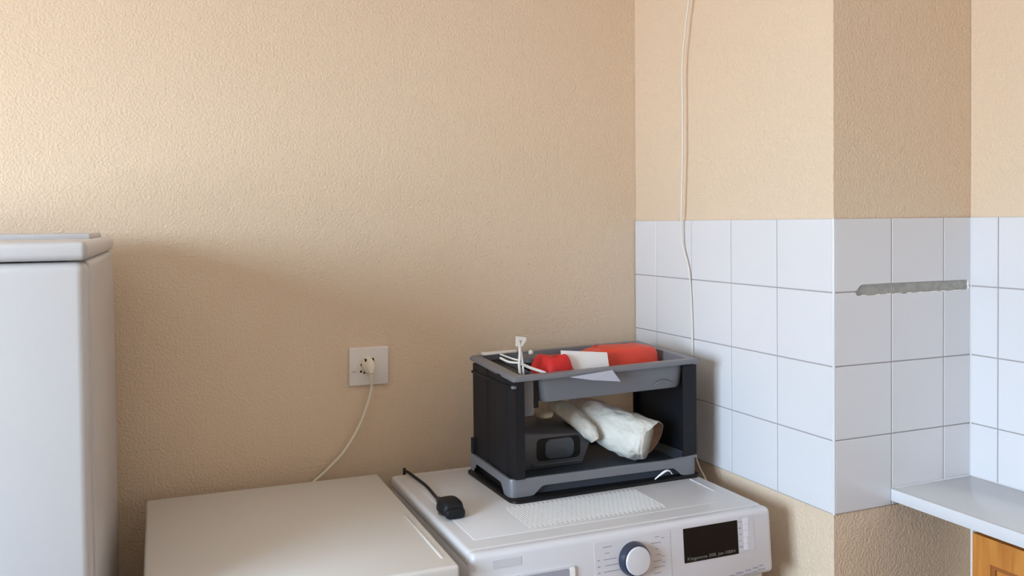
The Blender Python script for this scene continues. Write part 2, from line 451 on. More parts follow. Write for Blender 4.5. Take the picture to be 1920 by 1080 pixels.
# control panel: its face leans out towards the bottom
SL = 0.075
bm = box(-hx, hx, -hy, -hy + 0.03, ZW - 0.135, ZW, bev=0.011, seg=4)
for v in bm.verts:
    v.co.y -= SL * (ZW - v.co.z) * (1 if v.co.y < -hy + 0.015 else 0)
cp = obj('control_panel', bm, PLASTW, WM)
def pf(x, zrel, off=0.0):           # world x and height below the tile top -> local point on the panel face
    z = ZT + zrel
    return Vector((x - WX, -hy - SL * (ZW - z) - off, z))
def plate(x0, x1, z0, z1, off, m, name, parent=None, r=0.0, th=0.0012):
    pts = rrect(x0, x1, z0, z1, r, 4) if r else [(x0, z0), (x1, z0), (x1, z1), (x0, z1)]
    A = [pf(x, z, off) for x, z in pts]; B = [pf(x, z, off - th) for x, z in pts]
    return obj(name, loft([B, A]), m, parent or WM, smooth=30)
plate(-0.506, -0.332, -0.745, -0.6235, 0.0006, PLASTW, 'dial_field', r=0.002)
scr = plate(-0.3005, -0.1675, -0.6925, -0.6245, 0.0012, SCREEN, 'display_screen', th=0.003)
plate(-0.1665, -0.1255, -0.690, -0.6190, 0.0006, TRIMW, 'button_field', r=0.003)
for k in range(5):
    z1 = -0.6225 - k * 0.0132
    plate(-0.1525, -0.1395 if k < 3 else -0.1425, z1 - 0.0122, z1, 0.0010, BUTT, 'button', r=0.001, th=0.0010)
bm = bmesh.new()
def bar(x0, x1, z, h, off=0.0009, rot=0.0):
    A = [pf(x0, z - h / 2, off), pf(x1, z - h / 2 + rot, off), pf(x1, z + h / 2 + rot, off), pf(x0, z + h / 2, off)]
    B = [p + Vector((0, 0.0006, 0)) for p in A]
    loft([B, A], bm)
for k in range(5): bar(-0.1635, -0.1560 - 0.002 * (k % 2), -0.629 - k * 0.0128, 0.0018 + 0.001 * (k % 3 == 1))
for k in range(8):
    z = -0.631 - k * 0.0118
    w_ = (0.020, 0.014, 0.030, 0.036, 0.034, 0.03, 0.028, 0.03)[k]
    bar(-0.487 + 0.004 * (k % 2), -0.487 + w_, z - 0.003, 0.0017, rot=0.0)
    if k in (2, 3, 4): bar(-0.452, -0.452 + 0.010, z - 0.003, 0.0016)
    bar(-0.500, -0.4945, z - 0.003, 0.0022) if k > 1 else None
for k in range(7):
    z = -0.6305 - k * 0.0118
    bar(-0.374 + 0.006 * (k < 4) - 0.01 * (k == 1), -0.374 + (0.016, 0.02, 0.012, 0.018, 0.02, 0.026, 0.016)[k], z, 0.0016)
    if k in (0, 3, 4): bar(-0.354, -0.346, z - 0.004, 0.0015)
for (a, b_, z) in ((-0.196, -0.181, -0.7335), (-0.176, -0.158, -0.7305), (-0.153, -0.138, -0.7285), (-0.1335, -0.1200, -0.7265), (-0.1165, -0.1060, -0.7240)):
    bar(a, b_, z - 0.001, 0.0028)
for (a, b_, z) in ((-0.156, -0.140, -0.7370), (-0.138, -0.122, -0.7345), (-0.120, -0.102, -0.7320)): bar(a, b_, z - 0.001, 0.0024)
o = obj('printed_legend', bm, PRINT, WM, smooth=0); o['kind'] = 'stuff'; o['label'] = 'tiny grey printed programme legends'
# faint lettering along the bottom of the display
fc_ = bpy.data.curves.new('display_lettering', 'FONT'); fc_.body = 'Kingsnova 200. jet-100N'; fc_.size = 0.0088; fc_.extrude = 0.0002
fo = bpy.data.objects.new('display_lettering_curve', fc_); COL.objects.link(fo)
bpy.context.view_layer.update()
me = bpy.data.meshes.new_from_object(fo.evaluated_get(bpy.context.evaluated_depsgraph_get()))
bpy.data.objects.remove(fo, do_unlink=True)
me.name = 'display_lettering'; me.materials.clear(); me.materials.append(LED)
wd = max(v.co.x for v in me.vertices)
lo = bpy.data.objects.new('display_lettering', me); COL.objects.link(lo); lo.parent = scr
p0 = pf(-0.2945, -0.6880, 0.0016)
lo.matrix_local = Matrix.Translation(p0) @ Matrix.Rotation(math.radians(90) - math.atan(SL), 4, 'X') @ Matrix.Diagonal((0.118 / wd, 1, 1, 1))
# dial
kb = pf(-0.4195, -0.6650, 0.0)
kn = obj('dial_knob', lathe([(0.0335, -0.004), (0.0335, 0.004), (0.0325, 0.010), (0.0300, 0.016), (0.0275, 0.0175)], 48, 'y'), KNOBD, WM, loc=kb, rot=(-math.atan(SL), 0, 0))
obj('dial_cap', lathe([(0.0272, 0.012), (0.0276, 0.0185), (0.0262, 0.0205), (0.023, 0.021)], 48, 'y'), PLASTW, kn)
# detergent drawer
dw = plate(-0.7225, -0.549, -0.742, -0.6575, 0.0035, PLASTW, 'detergent_drawer', r=0.006, th=0.006)
plate(-0.708, -0.563, -0.742, -0.6605, 0.0041, PRINT, 'drawer_grip', dw, r=0.004, th=0.001)
plate(-0.562, -0.5515, -0.742, -0.6600, 0.0044, BRIGHT, 'drawer_edge', dw, r=0.002, th=0.001)
plate(-0.7185, -0.660, -0.6405, -0.6245, 0.0004, TRIMW, 'brand_plate', th=0.0004)
# porthole door below
pd = obj('porthole_door', lathe([(0.17, 0), (0.175, 0.02), (0.16, 0.035), (0.12, 0.03)], 48, 'y'), PLASTW, WM, loc=(0, -hy + 0.018, 0.45))
obj('door_glass', lathe([(0.118, 0.02), (0.118, 0.031), (0.08, 0.04), (0.03, 0.044)], 48, 'y'), GLASSD, pd)
for sx in (-1, 1):
    for sy in (-1, 1):
        obj('foot', lathe([(0.02, 0), (0.02, 0.028)], 16), BLACKP, WM, loc=(sx * 0.27, sy * 0.2, 0))
# hatched grip relief pressed into the lid
bm = bmesh.new()
for k in range(58):
    x = -0.600 + k * 0.0056
    y0, y1 = -0.546, -0.413
    ny = 6
    for j in range(ny):
        ya = y0 + (y1 - y0) * (j + 0.5 * (k % 2)) / (ny + 0.5); yb = ya + (y1 - y0) / (ny + 0.5) * 0.86
        box(x - 0.0010 - WX, x + 0.0010 - WX, ya - WY, yb - WY, ZW + 0.0010, ZW + 0.0017, bm)
o = obj('lid_grip_relief', bm, BRIGHT, WM, smooth=0); o['kind'] = 'stuff'; o['label'] = 'fine hatched relief on the lid'
obj('lid_ridge', tube([(-0.118 - WX, -0.405 - WY, ZW + 0.0008), (-0.122 - WX, -0.50 - WY, ZW + 0.0008)], 0.0022, smooth=False), ENAMEL, WM)

# ================================================================== RACK
ZR = ZW + 0.0015
RK = thing('storage_rack', 'grey and black two-tier plastic storage rack standing on the washing machine', 'storage rack', (-0.33, -0.272, ZR))
plt_rot = math.radians(0.9)
obj('base_plate', loft([[(x, y, 0.0) for x, y in rrect(-0.25, 0.25, -0.133, 0.133, 0.022)], [(x, y, 0.005) for x, y in rrect(-0.25, 0.25, -0.133, 0.133, 0.022)],
                        [(x, y, 0.007) for x, y in rrect(-0.247, 0.247, -0.130, 0.130, 0.020)]]), BLACKG, RK, rot=(0, 0, plt_rot))
# lower tray: skirt ring with an arch between corner feet
def ring_pts(x0, x1, y0, y1, r):
    out = []
    def seg(a, b, n): return [(a[0] + (b[0] - a[0]) * t / n, a[1] + (b[1] - a[1]) * t / n) for t in range(n)]
    n = 6
    cs = ((x1 - r, y1 - r, 0), (x0 + r, y1 - r, 90), (x0 + r, y0 + r, 180), (x1 - r, y0 + r, 270))
    arcs = [[(cx + r * math.cos(math.radians(a + 90 * i / n)), cy + r * math.sin(math.radians(a + 90 * i / n))) for i in range(n + 1)] for cx, cy, a in cs]
    for i in range(4):
        out += arcs[i][:-1]; out += seg(arcs[i][-1], arcs[(i + 1) % 4][0], 44)
    return out
tx, ty = 0.2425, 0.125
def skirt_bottom(x, y):
    dxx = tx - abs(x); dyy = ty - abs(y)
    if dyy < 0.012: s, a, b_ = dxx, 0.040 if x > 0 else 0.052, 0.030
    else: s, a, b_ = dyy, 0.030, 0.024
    t = min(max((s - a) / b_, 0), 1); t = t * t * (3 - 2 * t)
    return 0.007 + (0.020 if dyy < 0.012 else 0.022) * t
o1 = ring_pts(-tx, tx, -ty, ty, 0.016)
o2 = ring_pts(-tx + 0.0, tx - 0.0, -ty, ty, 0.016)
oi = ring_pts(-tx + 0.007, tx - 0.007, -ty + 0.007, ty - 0.007, 0.010)
rings = [[(x, y, skirt_bottom(x, y)) for x, y in o1], [(x, y, 0.043) for x, y in o2], [(x * 0.996, y * 0.993, 0.0465) for x, y in o2],
         [(x, y, 0.0465) for x, y in oi], [(x, y, max(0.028, skirt_bottom(*q) + 0.001)) for (x, y), q in zip(oi, o1)]]
bm = bmesh.new(); V = [[bm.verts.new(p) for p in r] for r in rings]; n = len(V[0])
V.append(V[0])
for a, b_ in zip(V[:-1], V[1:]):
    for i in range(n): bm.faces.new((a[i], a[(i + 1) % n], b_[(i + 1) % n], b_[i]))
lt = obj('lower_tray', bm, GREYP, RK, smooth=40, loc=(0.0006, 0.0054, 0), rot=(0, 0, math.radians(-1.0)))
obj('tray_floor', box(-tx + 0.006, tx - 0.006, -ty + 0.006, ty - 0.006, 0.027, 0.032), DARKB, lt, smooth=0)
obj('inner_skirt', box(-tx + 0.014, tx - 0.014, -ty + 0.012, -ty + 0.016, 0.0075, 0.0268), DARKB, lt, smooth=0)
obj('inner_skirt', box(-tx + 0.012, -tx + 0.016, -ty + 0.018, ty - 0.018, 0.0075, 0.0268), BLACKG, lt, smooth=0)
# sloping inner lip on the right of the tray
obj('inner_lip', prism([(0.216, 0.0322), (0.2345, 0.0322), (0.2345, 0.046)], -0.115, 0.115, 'y'), DARKB, lt, smooth=0)
obj('front_lip', prism([(0.2435, 0.046), (0.2405, 0.0525), (0.15, 0.0466), (0.15, 0.0455)], -0.1255, -0.1195, 'y'), GREYP, lt, smooth=0)
# side panels: C-shaped, ribbed
def side_panel(s):
    # profile in plan (x outward multiplied by s)
    prof = [(0.232, -0.121), (0.210 if s < 0 else 0.203, -0.121), (0.210 if s < 0 else 0.203, -0.117), (0.226, -0.116), (0.226, 0.116), (0.214, 0.117), (0.214, 0.121), (0.232, 0.121)]
    ys = [0.085, 0.079, 0.032, 0.026, -0.022, -0.028, -0.072, -0.078]
    for k, yy in enumerate(ys): prof.append((0.232 if k % 4 in (0, 3) else 0.2345, yy))
    off = 0.0 if s < 0 else 0.009
    pts = [(s * (x) + (off if x > 0.212 else 0.0), y) for x, y in prof]
    return prism(pts, 0.0472, 0.266)
for s in (-1, 1):
    sp_ = obj('side_panel', side_panel(s), BLACKP, RK, smooth=0)
    if s < 0:
        obj('panel_rim', box(-0.2375, -0.231, -0.119, 0.119, 0.243, 0.249, bev=0.001), BLACKP, sp_)
        obj('panel_clip', box(-0.2385, -0.230, -0.1225, -0.112, 0.246, 0.252, bev=0.001), GREYP, sp_)
        obj('panel_foot', box(-0.2395, -0.226, 0.106, 0.1215, 0.0475, 0.085, bev=0.001), BLACKP, sp_)
# upper tray: broad rim with turned down lip, basin hung in it (sits a little askew)
UTX, UTY, UTZ = 0.0069, 0.0094, ZT - 0.328 - ZR
rx, ry = 0.240, 0.1375
def RR(x0, x1, y0, y1, r, z): return [(x, y, z) for x, y in rrect(x0, x1, y0, y1, r, 5)]
BX0, BX1, BY0, BY1 = -0.172, 0.216, -0.118, 0.116
rings = [RR(-rx + 0.003, rx - 0.003, -ry + 0.003, ry - 0.003, 0.006, -0.010), RR(-rx, rx, -ry, ry, 0.007, -0.010), RR(-rx, rx, -ry, ry, 0.007, -0.0045),
         RR(-rx + 0.004, rx - 0.004, -ry + 0.004, ry - 0.004, 0.006, 0.0), RR(-rx + 0.024, rx - 0.024, -ry + 0.020, ry - 0.020, 0.008, 0.0),
         RR(-rx + 0.026, rx - 0.026, -ry + 0.022, ry - 0.022, 0.008, -0.012)]
bm = loft(rings, None, False, False)
ut = obj('upper_tray', bm, GREYP, RK, smooth=40, loc=(UTX, UTY, UTZ), rot=(math.radians(1.94), math.radians(-1.28), math.radians(-1.54)))
# basin
bx0, bx1 = BX0 + 0.008, BX1 - 0.012
rings = [RR(BX0, BX1, BY0, BY1, 0.022, -0.008), RR(bx0, bx1 + 0.005, BY0 + 0.004, BY1 - 0.006, 0.022, -0.061), RR(bx0 + 0.004, bx1 + 0.001, BY0 + 0.008, BY1 - 0.012, 0.020, -0.0685),
         RR(bx0 + 0.022, bx1 - 0.018, BY0 + 0.028, BY1 - 0.028, 0.012, -0.0705),
         RR(bx0 + 0.022, bx1 - 0.018, BY0 + 0.028, BY1 - 0.028, 0.012, -0.068), RR(bx0 + 0.010, bx1 - 0.006, BY0 + 0.016, BY1 - 0.016, 0.020, -0.065),
         RR(bx0 + 0.003, bx1 + 0.001, BY0 + 0.009, BY1 - 0.009, 0.022, -0.053), RR(BX0 + 0.003, BX1 - 0.003, BY0 + 0.003, BY1 - 0.003, 0.020, -0.006)]
bs = obj('basin', loft(rings, None, False, False), GREYP, ut, smooth=40)
# make the basin floor closed
obj('basin_floor', box(bx0 + 0.018, bx1 - 0.014, BY0 + 0.024, BY1 - 0.024, -0.0703, -0.0682), GREYP, bs, smooth=0)
# shallow well to the left of the basin
obj('side_well', box(-rx + 0.020, BX0 + 0.006, -ry + 0.02, ry - 0.02, -0.0160, -0.0125), BLACKG, ut, smooth=0)
obj('gap_shade_strip', box(-0.1785, -0.1665, -0.106, -0.100, -0.080, -0.0105), BLACKG, ut, smooth=0)  # black strip added as the shade in the gap beside the basin
obj('support_bracket', box(-0.206, -0.181, -0.112, -0.107, -0.095, -0.0105, bev=0.001), GREYP, ut)
# raised moulded arc on the basin front
obj('moulded_arc', tube([(0.130, -0.1165, -0.0545), (0.150, -0.1180, -0.0475), (0.172, -0.1180, -0.0545)], 0.0022, 6, 6), GREYP, ut)
UT = ut.matrix_basis.copy()
RKM = Matrix.Translation((-0.33, -0.272, ZR))

# ---- things in the upper tray (given in rack coordinates: x, y, height above the lid)
def rk(p): return Vector((p[0] - 0.33, p[1] - 0.272, p[2] + ZW))
def root(name, label, cat, p, rz=0.0, group=None): return thing(name, label, cat, rk(p), rz, group)
def sk1(p):
    p = p.copy(); k = (p.z + 0.035) / 0.07
    p.x *= 1 - 0.25 * k; p.y *= 1 - 0.2 * k
    return p
o = obj('red_pouch', blob(0, 0, 0.041, 0.050, 0.055, 0.045, e=0.55, amp=0.22, fr=28, seed=2, skew=sk1), RED, smooth=70, loc=rk((-0.094, -0.035, 0.216)))
tag(o, 'small crumpled red pouch left of the white card', 'pouch')
def sk2(p):
    p = p.copy(); k = (p.z + 0.04) / 0.08
    p.x *= 1 - 0.07 * k; p.y *= 1 - 0.25 * k; p.z += -0.004 * (p.x < -0.05)
    return p
o = obj('red_packet', blob(0, 0, 0.043, 0.099, 0.052, 0.0445, e=0.30, nu=48, nv=20, amp=0.05, fr=30, seed=5, skew=sk2), REDO, smooth=60, loc=rk((0.107, 0.008, 0.216)), rot=(0, 0, math.radians(-2)))
tag(o, 'long orange red packet right of the white card', 'packet')
# white card leaning in front of the red packet
bm = bmesh.new()
c0 = [(-0.082, -0.066, 0.232), (0.042, -0.066, 0.232), (0.038, -0.055, 0.300), (-0.085, -0.055, 0.3125)]
A = [rk(c) - rk((-0.02, -0.066, 0.232)) for c in c0]; B = [p + Vector((0, 0.0012, 0.0003)) for p in A]
o = obj('white_card', loft([A, B]), CARD, smooth=0, loc=rk((-0.02, -0.066, 0.232)))
tag(o, 'white card standing between the two red packages', 'card')
# paper scrap caught under the rim, hanging in front of the basin
c0 = [(-0.106, -0.1345, 0.2660), (0.004, -0.1330, 0.2735), (0.021, -0.1400, 0.2475), (-0.050, -0.1395, 0.2560)]
A = [rk(c) - rk((-0.06, -0.136, 0.255)) for c in c0]; B = [p + Vector((0, 0.001, 0)) for p in A]
o = obj('paper_scrap', loft([A, B]), LILAC, smooth=0, loc=rk((-0.06, -0.136, 0.255)))
tag(o, 'pale scrap of paper poking out below the upper tray rim', 'paper')
# white strip on the back rim
o = obj('plastic_strip', box(-0.044, 0.044, -0.010, 0.010, 0, 0.005, bev=0.0012), CLEARP, loc=rk((-0.164, 0.117, 0.287)), rot=(0, math.radians(-1.5), math.radians(-1.5)))
tag(o, 'white plastic strip lying on the back rim of the upper tray', 'strip')
# milky plastic hanger in the left corner
hg = root('plastic_hanger', 'milky white plastic hanger standing upright in the left corner of the upper tray', 'hanger', (-0.190, -0.062, 0.2655))
def hp(x, y, z): return (x + 0.190, y + 0.062, z - 0.2655)
obj('stem', tube([hp(-0.192, -0.062, 0.2665), hp(-0.196, -0.066, 0.29), hp(-0.194, -0.066, 0.322), hp(-0.199, -0.066, 0.352)], 0.0034, 8, 6), CLEARP, hg, smooth=60)
obj('stem', tube([hp(-0.184, -0.063, 0.2665), hp(-0.187, -0.066, 0.285), hp(-0.191, -0.066, 0.318)], 0.0026, 8, 6), CLEARP, hg, smooth=60)
bm = prism([(-0.2035, 0.354), (-0.179, 0.3505), (-0.180, 0.343), (-0.190, 0.330), (-0.194, 0.332), (-0.187, 0.343), (-0.197, 0.346), (-0.199, 0.330), (-0.204, 0.332)], -0.069, -0.065, 'y')
for v in bm.verts: v.co -= Vector((-0.190, -0.062, 0.2655))
obj('hook', bm, CLEARP, hg, smooth=0)
obj('arm', tube([hp(-0.192, -0.066, 0.292), hp(-0.172, -0.070, 0.282), hp(-0.140, -0.085, 0.270)], 0.0034, 8, 6), CLEARP, hg, smooth=60)
obj('arm', tube([hp(-0.192, -0.066, 0.293), hp(-0.212, -0.045, 0.294), hp(-0.222, -0.02, 0.300)], 0.0026, 8, 6), CLEARP, hg, smooth=60)
obj('arm', tube([hp(-0.193, -0.066, 0.299), hp(-0.204, -0.05, 0.301), hp(-0.208, 0.01, 0.303)], 0.0020, 8, 6), CLEARP, hg, smooth=60)
# small dark jar with a white knob
jr = root('lidded_jar', 'dark lidded jar with a tiny white knob in the upper tray', 'jar', (-0.104, 0.062, 0.2155))
obj('jar_body', lathe([(0.028, 0.0), (0.031, 0.004), (0.032, 0.055), (0.028, 0.058)], 28), BLACKP, jr)
jl = obj('jar_lid', lathe([(0.033, 0.0575), (0.033, 0.066), (0.029, 0.070), (0.008, 0.072)], 28), APPL, jr)
obj('lid_knob', blob(0.0, 0.0, 0.0775, 0.0062, 0.0062, 0.0062, e=1.0, nu=16, nv=10), CLEARP, jl, smooth=80)

# ---- things in the lower tray
FZ = 0.0338
ap = root('small_appliance', 'charcoal box-shaped appliance with a rounded window, in the lower tray', 'appliance', (-0.08, 0.03, FZ))
f0 = [(-0.205, FZ), (-0.012, FZ), (0.012, 0.088), (-0.004, 0.105), (-0.168, 0.121), (-0.205, 0.108)]
f1 = [(-0.200, FZ), (-0.008, FZ), (0.014, 0.095), (-0.006, 0.134), (-0.165, 0.142), (-0.200, 0.130)]
def apt(q, y): return (q[0] + 0.08, y - 0.03, q[1] - FZ)
bm = loft([[apt(q, -0.022) for q in f0], [apt(q, 0.022) for q in [((a[0] + b_[0]) / 2, (a[1] * 0.55 + b_[1] * 0.45)) for a, b_ in zip(f0, f1)]], [apt(q, 0.085) for q in f1]])
bmesh.ops.bevel(bm, geom=bm.edges[:], offset=0.004, segments=2, profile=0.5, affect='EDGES')
hs_ = obj('housing', bm, APPL, ap, smooth=40)
wn = obj('window_recess', loft([[apt((x, z), y) for x, z in rrect(-0.132, -0.018, 0.052, 0.1045, 0.012)] for y in (-0.0215, -0.0232)]), BLACKG, ap, smooth=40)
obj('lens', loft([[apt((x, z), -0.0228) for x, z in rrect(-0.113, -0.036, 0.055, 0.1025, 0.016)], [apt((x, z), -0.027) for x, z in rrect(-0.112, -0.037, 0.056, 0.1015, 0.016)],
                  [apt((x, z), -0.0285) for x, z in rrect(-0.108, -0.041, 0.060, 0.0975, 0.013)]]), APPL2, wn, smooth=40)
obj('bottom_rail', box(-0.145 + 0.08, 0.066, -0.0565, -0.050, 0.008, 0.0125, bev=0.001), APPL2, ap)
o = obj('cream_cap', lathe([(0.018, 0), (0.021, 0.003), (0.022, 0.010), (0.018, 0.014), (0.009, 0.015)], 28), CREAM, loc=rk((-0.078, 0.044, 0.1375)))
tag(o, 'round cream plastic cap lying on the charcoal appliance', 'cap')
def cloth_roll(stations, amp, fr, seed, nseg=36, ns=18, open_end=False):
    P = spline([s[0] for s in stations], ns); rings = []
    m = len(P)
    for i, p in enumerate(P):
        t = i / (m - 1); k = t * (len(stations) - 1); a = min(int(k), len(stations) - 2); f = k - a
        ra = stations[a][1] * (1 - f) + stations[a + 1][1] * f; rb = stations[a][2] * (1 - f) + stations[a + 1][2] * f
        d = (P[min(i + 1, m - 1)] - P[max(i - 1, 0)]).normalized()
        sd = d.cross(Vector((0, 0, 1))).normalized(); up = sd.cross(d)
        ring = []
        for j in range(nseg):
            an = 2 * math.pi * j / nseg
            q = Vector((math.cos(an) * 1.3 + seed, math.sin(an) * 1.3, t * fr))
            w_ = 1 + amp * noise.noise(q) + amp * 0.5 * noise.noise(q * 2.7)
            ring.append(p + sd * math.cos(an) * ra * w_ + up * math.sin(an) * rb * w_)
        rings.append(ring)
    return rings, P
# folded cloth draped over the appliance's right edge
rings, _ = cloth_roll([(Vector((-0.036, 0.082, 0.160)), 0.016, 0.010), (Vector((-0.026, 0.05, 0.152)), 0.026, 0.017), (Vector((-0.006, 0.005, 0.131)), 0.026, 0.019),
                       (Vector((0.010, -0.028, 0.108)), 0.020, 0.019), (Vector((0.018, -0.040, 0.088)), 0.008, 0.011)], 0.16, 3.0, 4)
base = Vector((0.005, 0.0, 0.128))
o = obj('folded_cloth', loft([[p - base for p in r] for r in rings]), CLOTH, smooth=70, loc=rk((0, 0, 0.13)))
tag(o, 'small folded white cloth draped over the charcoal appliance', 'cloth')
# big rolled cloth, open end to the right front
rings, P = cloth_roll([(Vector((0.018, 0.084, 0.154)), 0.028, 0.020), (Vector((0.046, 0.044, 0.134)), 0.043, 0.037), (Vector((0.078, 0.0, 0.109)), 0.053, 0.049),
                       (Vector((0.108, -0.036, 0.0930)), 0.057, 0.053), (Vector((0.130, -0.060, 0.0860)), 0.053, 0.047), (Vector((0.140, -0.071, 0.0835)), 0.047, 0.041)], 0.15, 4.0, 11, nseg=48, ns=14)
for k_, sc_ in ((-1, 0.93), (-2, 0.98)):
    c_ = sum((Vector(p) for p in rings[k_]), Vector()) / 48
    rings[k_] = [c_ + (Vector(p) - c_) * sc_ for p in rings[k_]]
base = Vector((0.06, 0.0, 0.05))
rl = root('rolled_cloth', 'large rolled white cloth bundle leaning in the lower tray', 'cloth', base)
obj('roll', loft([[p - base for p in r] for r in rings], None, True, True), CLOTH, rl, smooth=70)
# loose outer layer standing off the right side of the open end, brown lining inside it
m_ = len(rings)
def shell(idx, ax_off, lift):
    c_ = sum((Vector(p) for p in rings[idx]), Vector()) / 48
    ax_ = (P[min(idx + 1, m_ - 1)] - P[idx - 2]).normalized()
    out = []
    for q in range(0, 27):
        t = q / 26; a = 6 + q
        p = Vector(rings[idx][a % 48]); k = math.sin(math.pi * t) ** 0.8
        out.append(c_ + (p - c_) * (1.0 + lift * k) + ax_ * ax_off * k)
    return out
S0, S1, S2, S3 = shell(m_ - 26, 0, 0.03), shell(m_ - 14, 0, 0.14), shell(m_ - 5, 0.010, 0.22), shell(m_ - 2, 0.020, 0.25)
S4 = shell(m_ - 2, 0.0195, 0.21); S5 = shell(m_ - 2, 0.0, 0.01)
obj('outer_flap', loft([[p - base for p in L_] for L_ in (S0, S1, S2, S3, S4)], None, False, False, close=False), CLOTH, rl, smooth=70)
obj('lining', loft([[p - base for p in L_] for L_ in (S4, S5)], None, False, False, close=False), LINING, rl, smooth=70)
# white strap end showing in the arch of the lower tray
o = obj('cable_tie', tube([(0.0, 0, 0.0), (0.015, -0.001, 0.0095), (0.029, -0.002, 0.0165), (0.040, -0.001, 0.015), (0.048, 0, 0.0065)], lambda t: 0.0012 + 0.0014 * math.sin(math.pi * min(1, t * 1.2)), 8, 6), BRIGHT, smooth=60, loc=rk((0.118, -0.1285, 0.0105)))
tag(o, 'short bent white cable tie in the front arch of the rack', 'cable tie')

# ================================================================== BLACK PLUG ON THE LID
pg = thing('power_plug', 'black power plug with its cord lying on the washing machine lid', 'plug', (-0.725, -0.40, ZW + 0.0014))
def pp(x, y, z): return (x + 0.725, y + 0.40, z)
def skp(p):
    p = p.copy(); k = (p.z + 0.016) / 0.032
    p.x *= 1.06 - 0.22 * k; p.y *= 1.06 - 0.2 * k
    return p
pb = obj('plug_body', blob(0.004, -0.006, 0.0175, 0.026, 0.031, 0.0165, e=0.6, nu=32, nv=16, skew=skp), BLACKP, pg, smooth=60)
obj('plug_face', blob(0.004, -0.036, 0.011, 0.021, 0.008, 0.0105, e=0.5, nu=20, nv=10), BLACKP, pb, smooth=60)
obj('strain_relief', tube([pp(-0.7285, -0.385, 0.017), pp(-0.726, -0.362, 0.014), pp(-0.721, -0.335, 0.009)], lambda t: 0.0115 - 0.0055 * t, 10, 6), BLACKP, pg, smooth=60)
obj('pin', box(-0.020, -0.014, -0.010, 0.004, 0.0, 0.004, bev=0.001), METAL, pg)
obj('cord', tube([pp(-0.722, -0.340, 0.010), pp(-0.7145, -0.292, 0.0036), pp(-0.7095, -0.221, 0.0036), pp(-0.7125, -0.150, 0.0036), pp(-0.716, -0.105, 0.0040), pp(-0.718, -0.088, 0.0005), pp(-0.7185, -0.082, -0.02), pp(-0.7185, -0.08, -0.30)], 0.0034, 8, 8), BLACKP, pg, smooth=60)

# ================================================================== WALL SOCKET + WHITE PLUG
so = thing('wall_socket', 'square white wall socket on the beige wall above the plain appliance', 'wall socket', (-0.7838, 0, ZT - 0.3570))
ro = math.radians(-0.8)
obj('cover_plate', box(-0.0505, 0.0505, -0.0085, 0, -0.0480, 0.0480, bev=0.0035, seg=3), SOCK, so, rot=(0, -ro, 0))
obj('socket_insert', loft([[(x, -0.0080, z) for x, z in rrect(-0.030, 0.022, -0.026, 0.026, 0.024)], [(x, -0.0098, z) for x, z in rrect(-0.029, 0.021, -0.025, 0.025, 0.023)]]), SOCK, so)
obj('switch_rocker', box(-0.045, -0.032, -0.0125, -0.006, -0.011, 0.008, bev=0.0025), SOCK, so)
for (x, z) in ((-0.020, 0.005), (-0.013, -0.0145), (-0.0215, -0.0115), (0.010, 0.005)):
    obj('socket_hole', lathe([(0.0030, 0.0092), (0.0030, 0.0102)], 14, 'y'), HOLE, so, loc=(x, 0, z))
wp = thing('power_plug', 'ivory plug and cord in the wall socket, cord running down behind the appliance', 'plug', (-0.7865, -0.0102, ZT - 0.352))
def wpp(X, Y, z): return (X + 0.7865, Y + 0.0102, z - (-0.352))
rings = []
for (yo, sx_, sz_, cz) in ((0, 0.0175, 0.020, 0.0), (-0.006, 0.0175, 0.0195, 0.0), (-0.016, 0.014, 0.017, -0.001), (-0.026, 0.0105, 0.0145, -0.004), (-0.031, 0.007, 0.010, -0.006)):
    rings.append([(sx_ * math.cos(2 * math.pi * i / 28), yo, cz + sz_ * math.sin(2 * math.pi * i / 28) * (1 if math.sin(2 * math.pi * i / 28) > 0 else 1.15)) for i in range(28)])
wb = obj('plug_body', loft(rings), PLUGW, wp, smooth=50)
for (x, z) in ((-0.0098, 0.0118), (0.0090, 0.0125)):
    obj('grip_slot', box(x - 0.0019, x + 0.0019, -0.0165, -0.006, z - 0.006, z + 0.0045, bev=0.0006), HOLE, wb)
obj('strain_relief', tube([(0.001, -0.019, -0.014), (0.003, -0.020, -0.026), (0.004, -0.017, -0.042)], lambda t: 0.0075 - 0.0035 * t, 10, 6), PLUGW, wp, smooth=60)
obj('cord', tube([wpp(-0.783, -0.027, -0.388), wpp(-0.7815, -0.022, -0.405), wpp(-0.786, -0.020, -0.4285), wpp(-0.796, -0.020, -0.458), wpp(-0.819, -0.020, -0.510), wpp(-0.853, -0.020, -0.560),
                  wpp(-0.895, -0.020, -0.600), wpp(-0.936, -0.022, -0.633), wpp(-0.965, -0.025, -0.68), wpp(-0.975, -0.025, -0.85)], 0.0036, 8, 8), PLUGW, wp, smooth=60)

# ================================================================== HANGING CORD ON THE TILED PIER
cp_ = [(-0.018, -0.290, 1.115), (-0.018, -0.281, 0.62), (-0.018, -0.2635, 0.493), (-0.018, -0.2490, 0.40), (-0.017, -0.2475, 0.290), (-0.017, -0.247, 0.18), (-0.016, -0.2405, 0.05), (-0.013, -0.2345, -0.02), (-0.010, -0.2375, -0.07),
       (-0.006, -0.2535, -0.119), (-0.0045, -0.2600, -0.17), (-0.0045, -0.2655, -0.254), (-0.0045, -0.267, -0.335), (-0.006, -0.270, -0.46), (-0.012, -0.286, -0.580), (-0.022, -0.312, -0.612), (-0.020, -0.345, -0.66), (-0.015, -0.36, -0.80), (-0.012, -0.37, -1.30)]
o = obj('hanging_cord', tube([Vector((x + 0.012, y + 0.37, z + 1.30)) for x, y, z in cp_], 0.0023, 8, 8), CORDT, smooth=60, loc=(-0.012, -0.37, ZT - 1.30))
tag(o, 'thin white cord hanging down the wall and tiles behind the rack', 'cord')

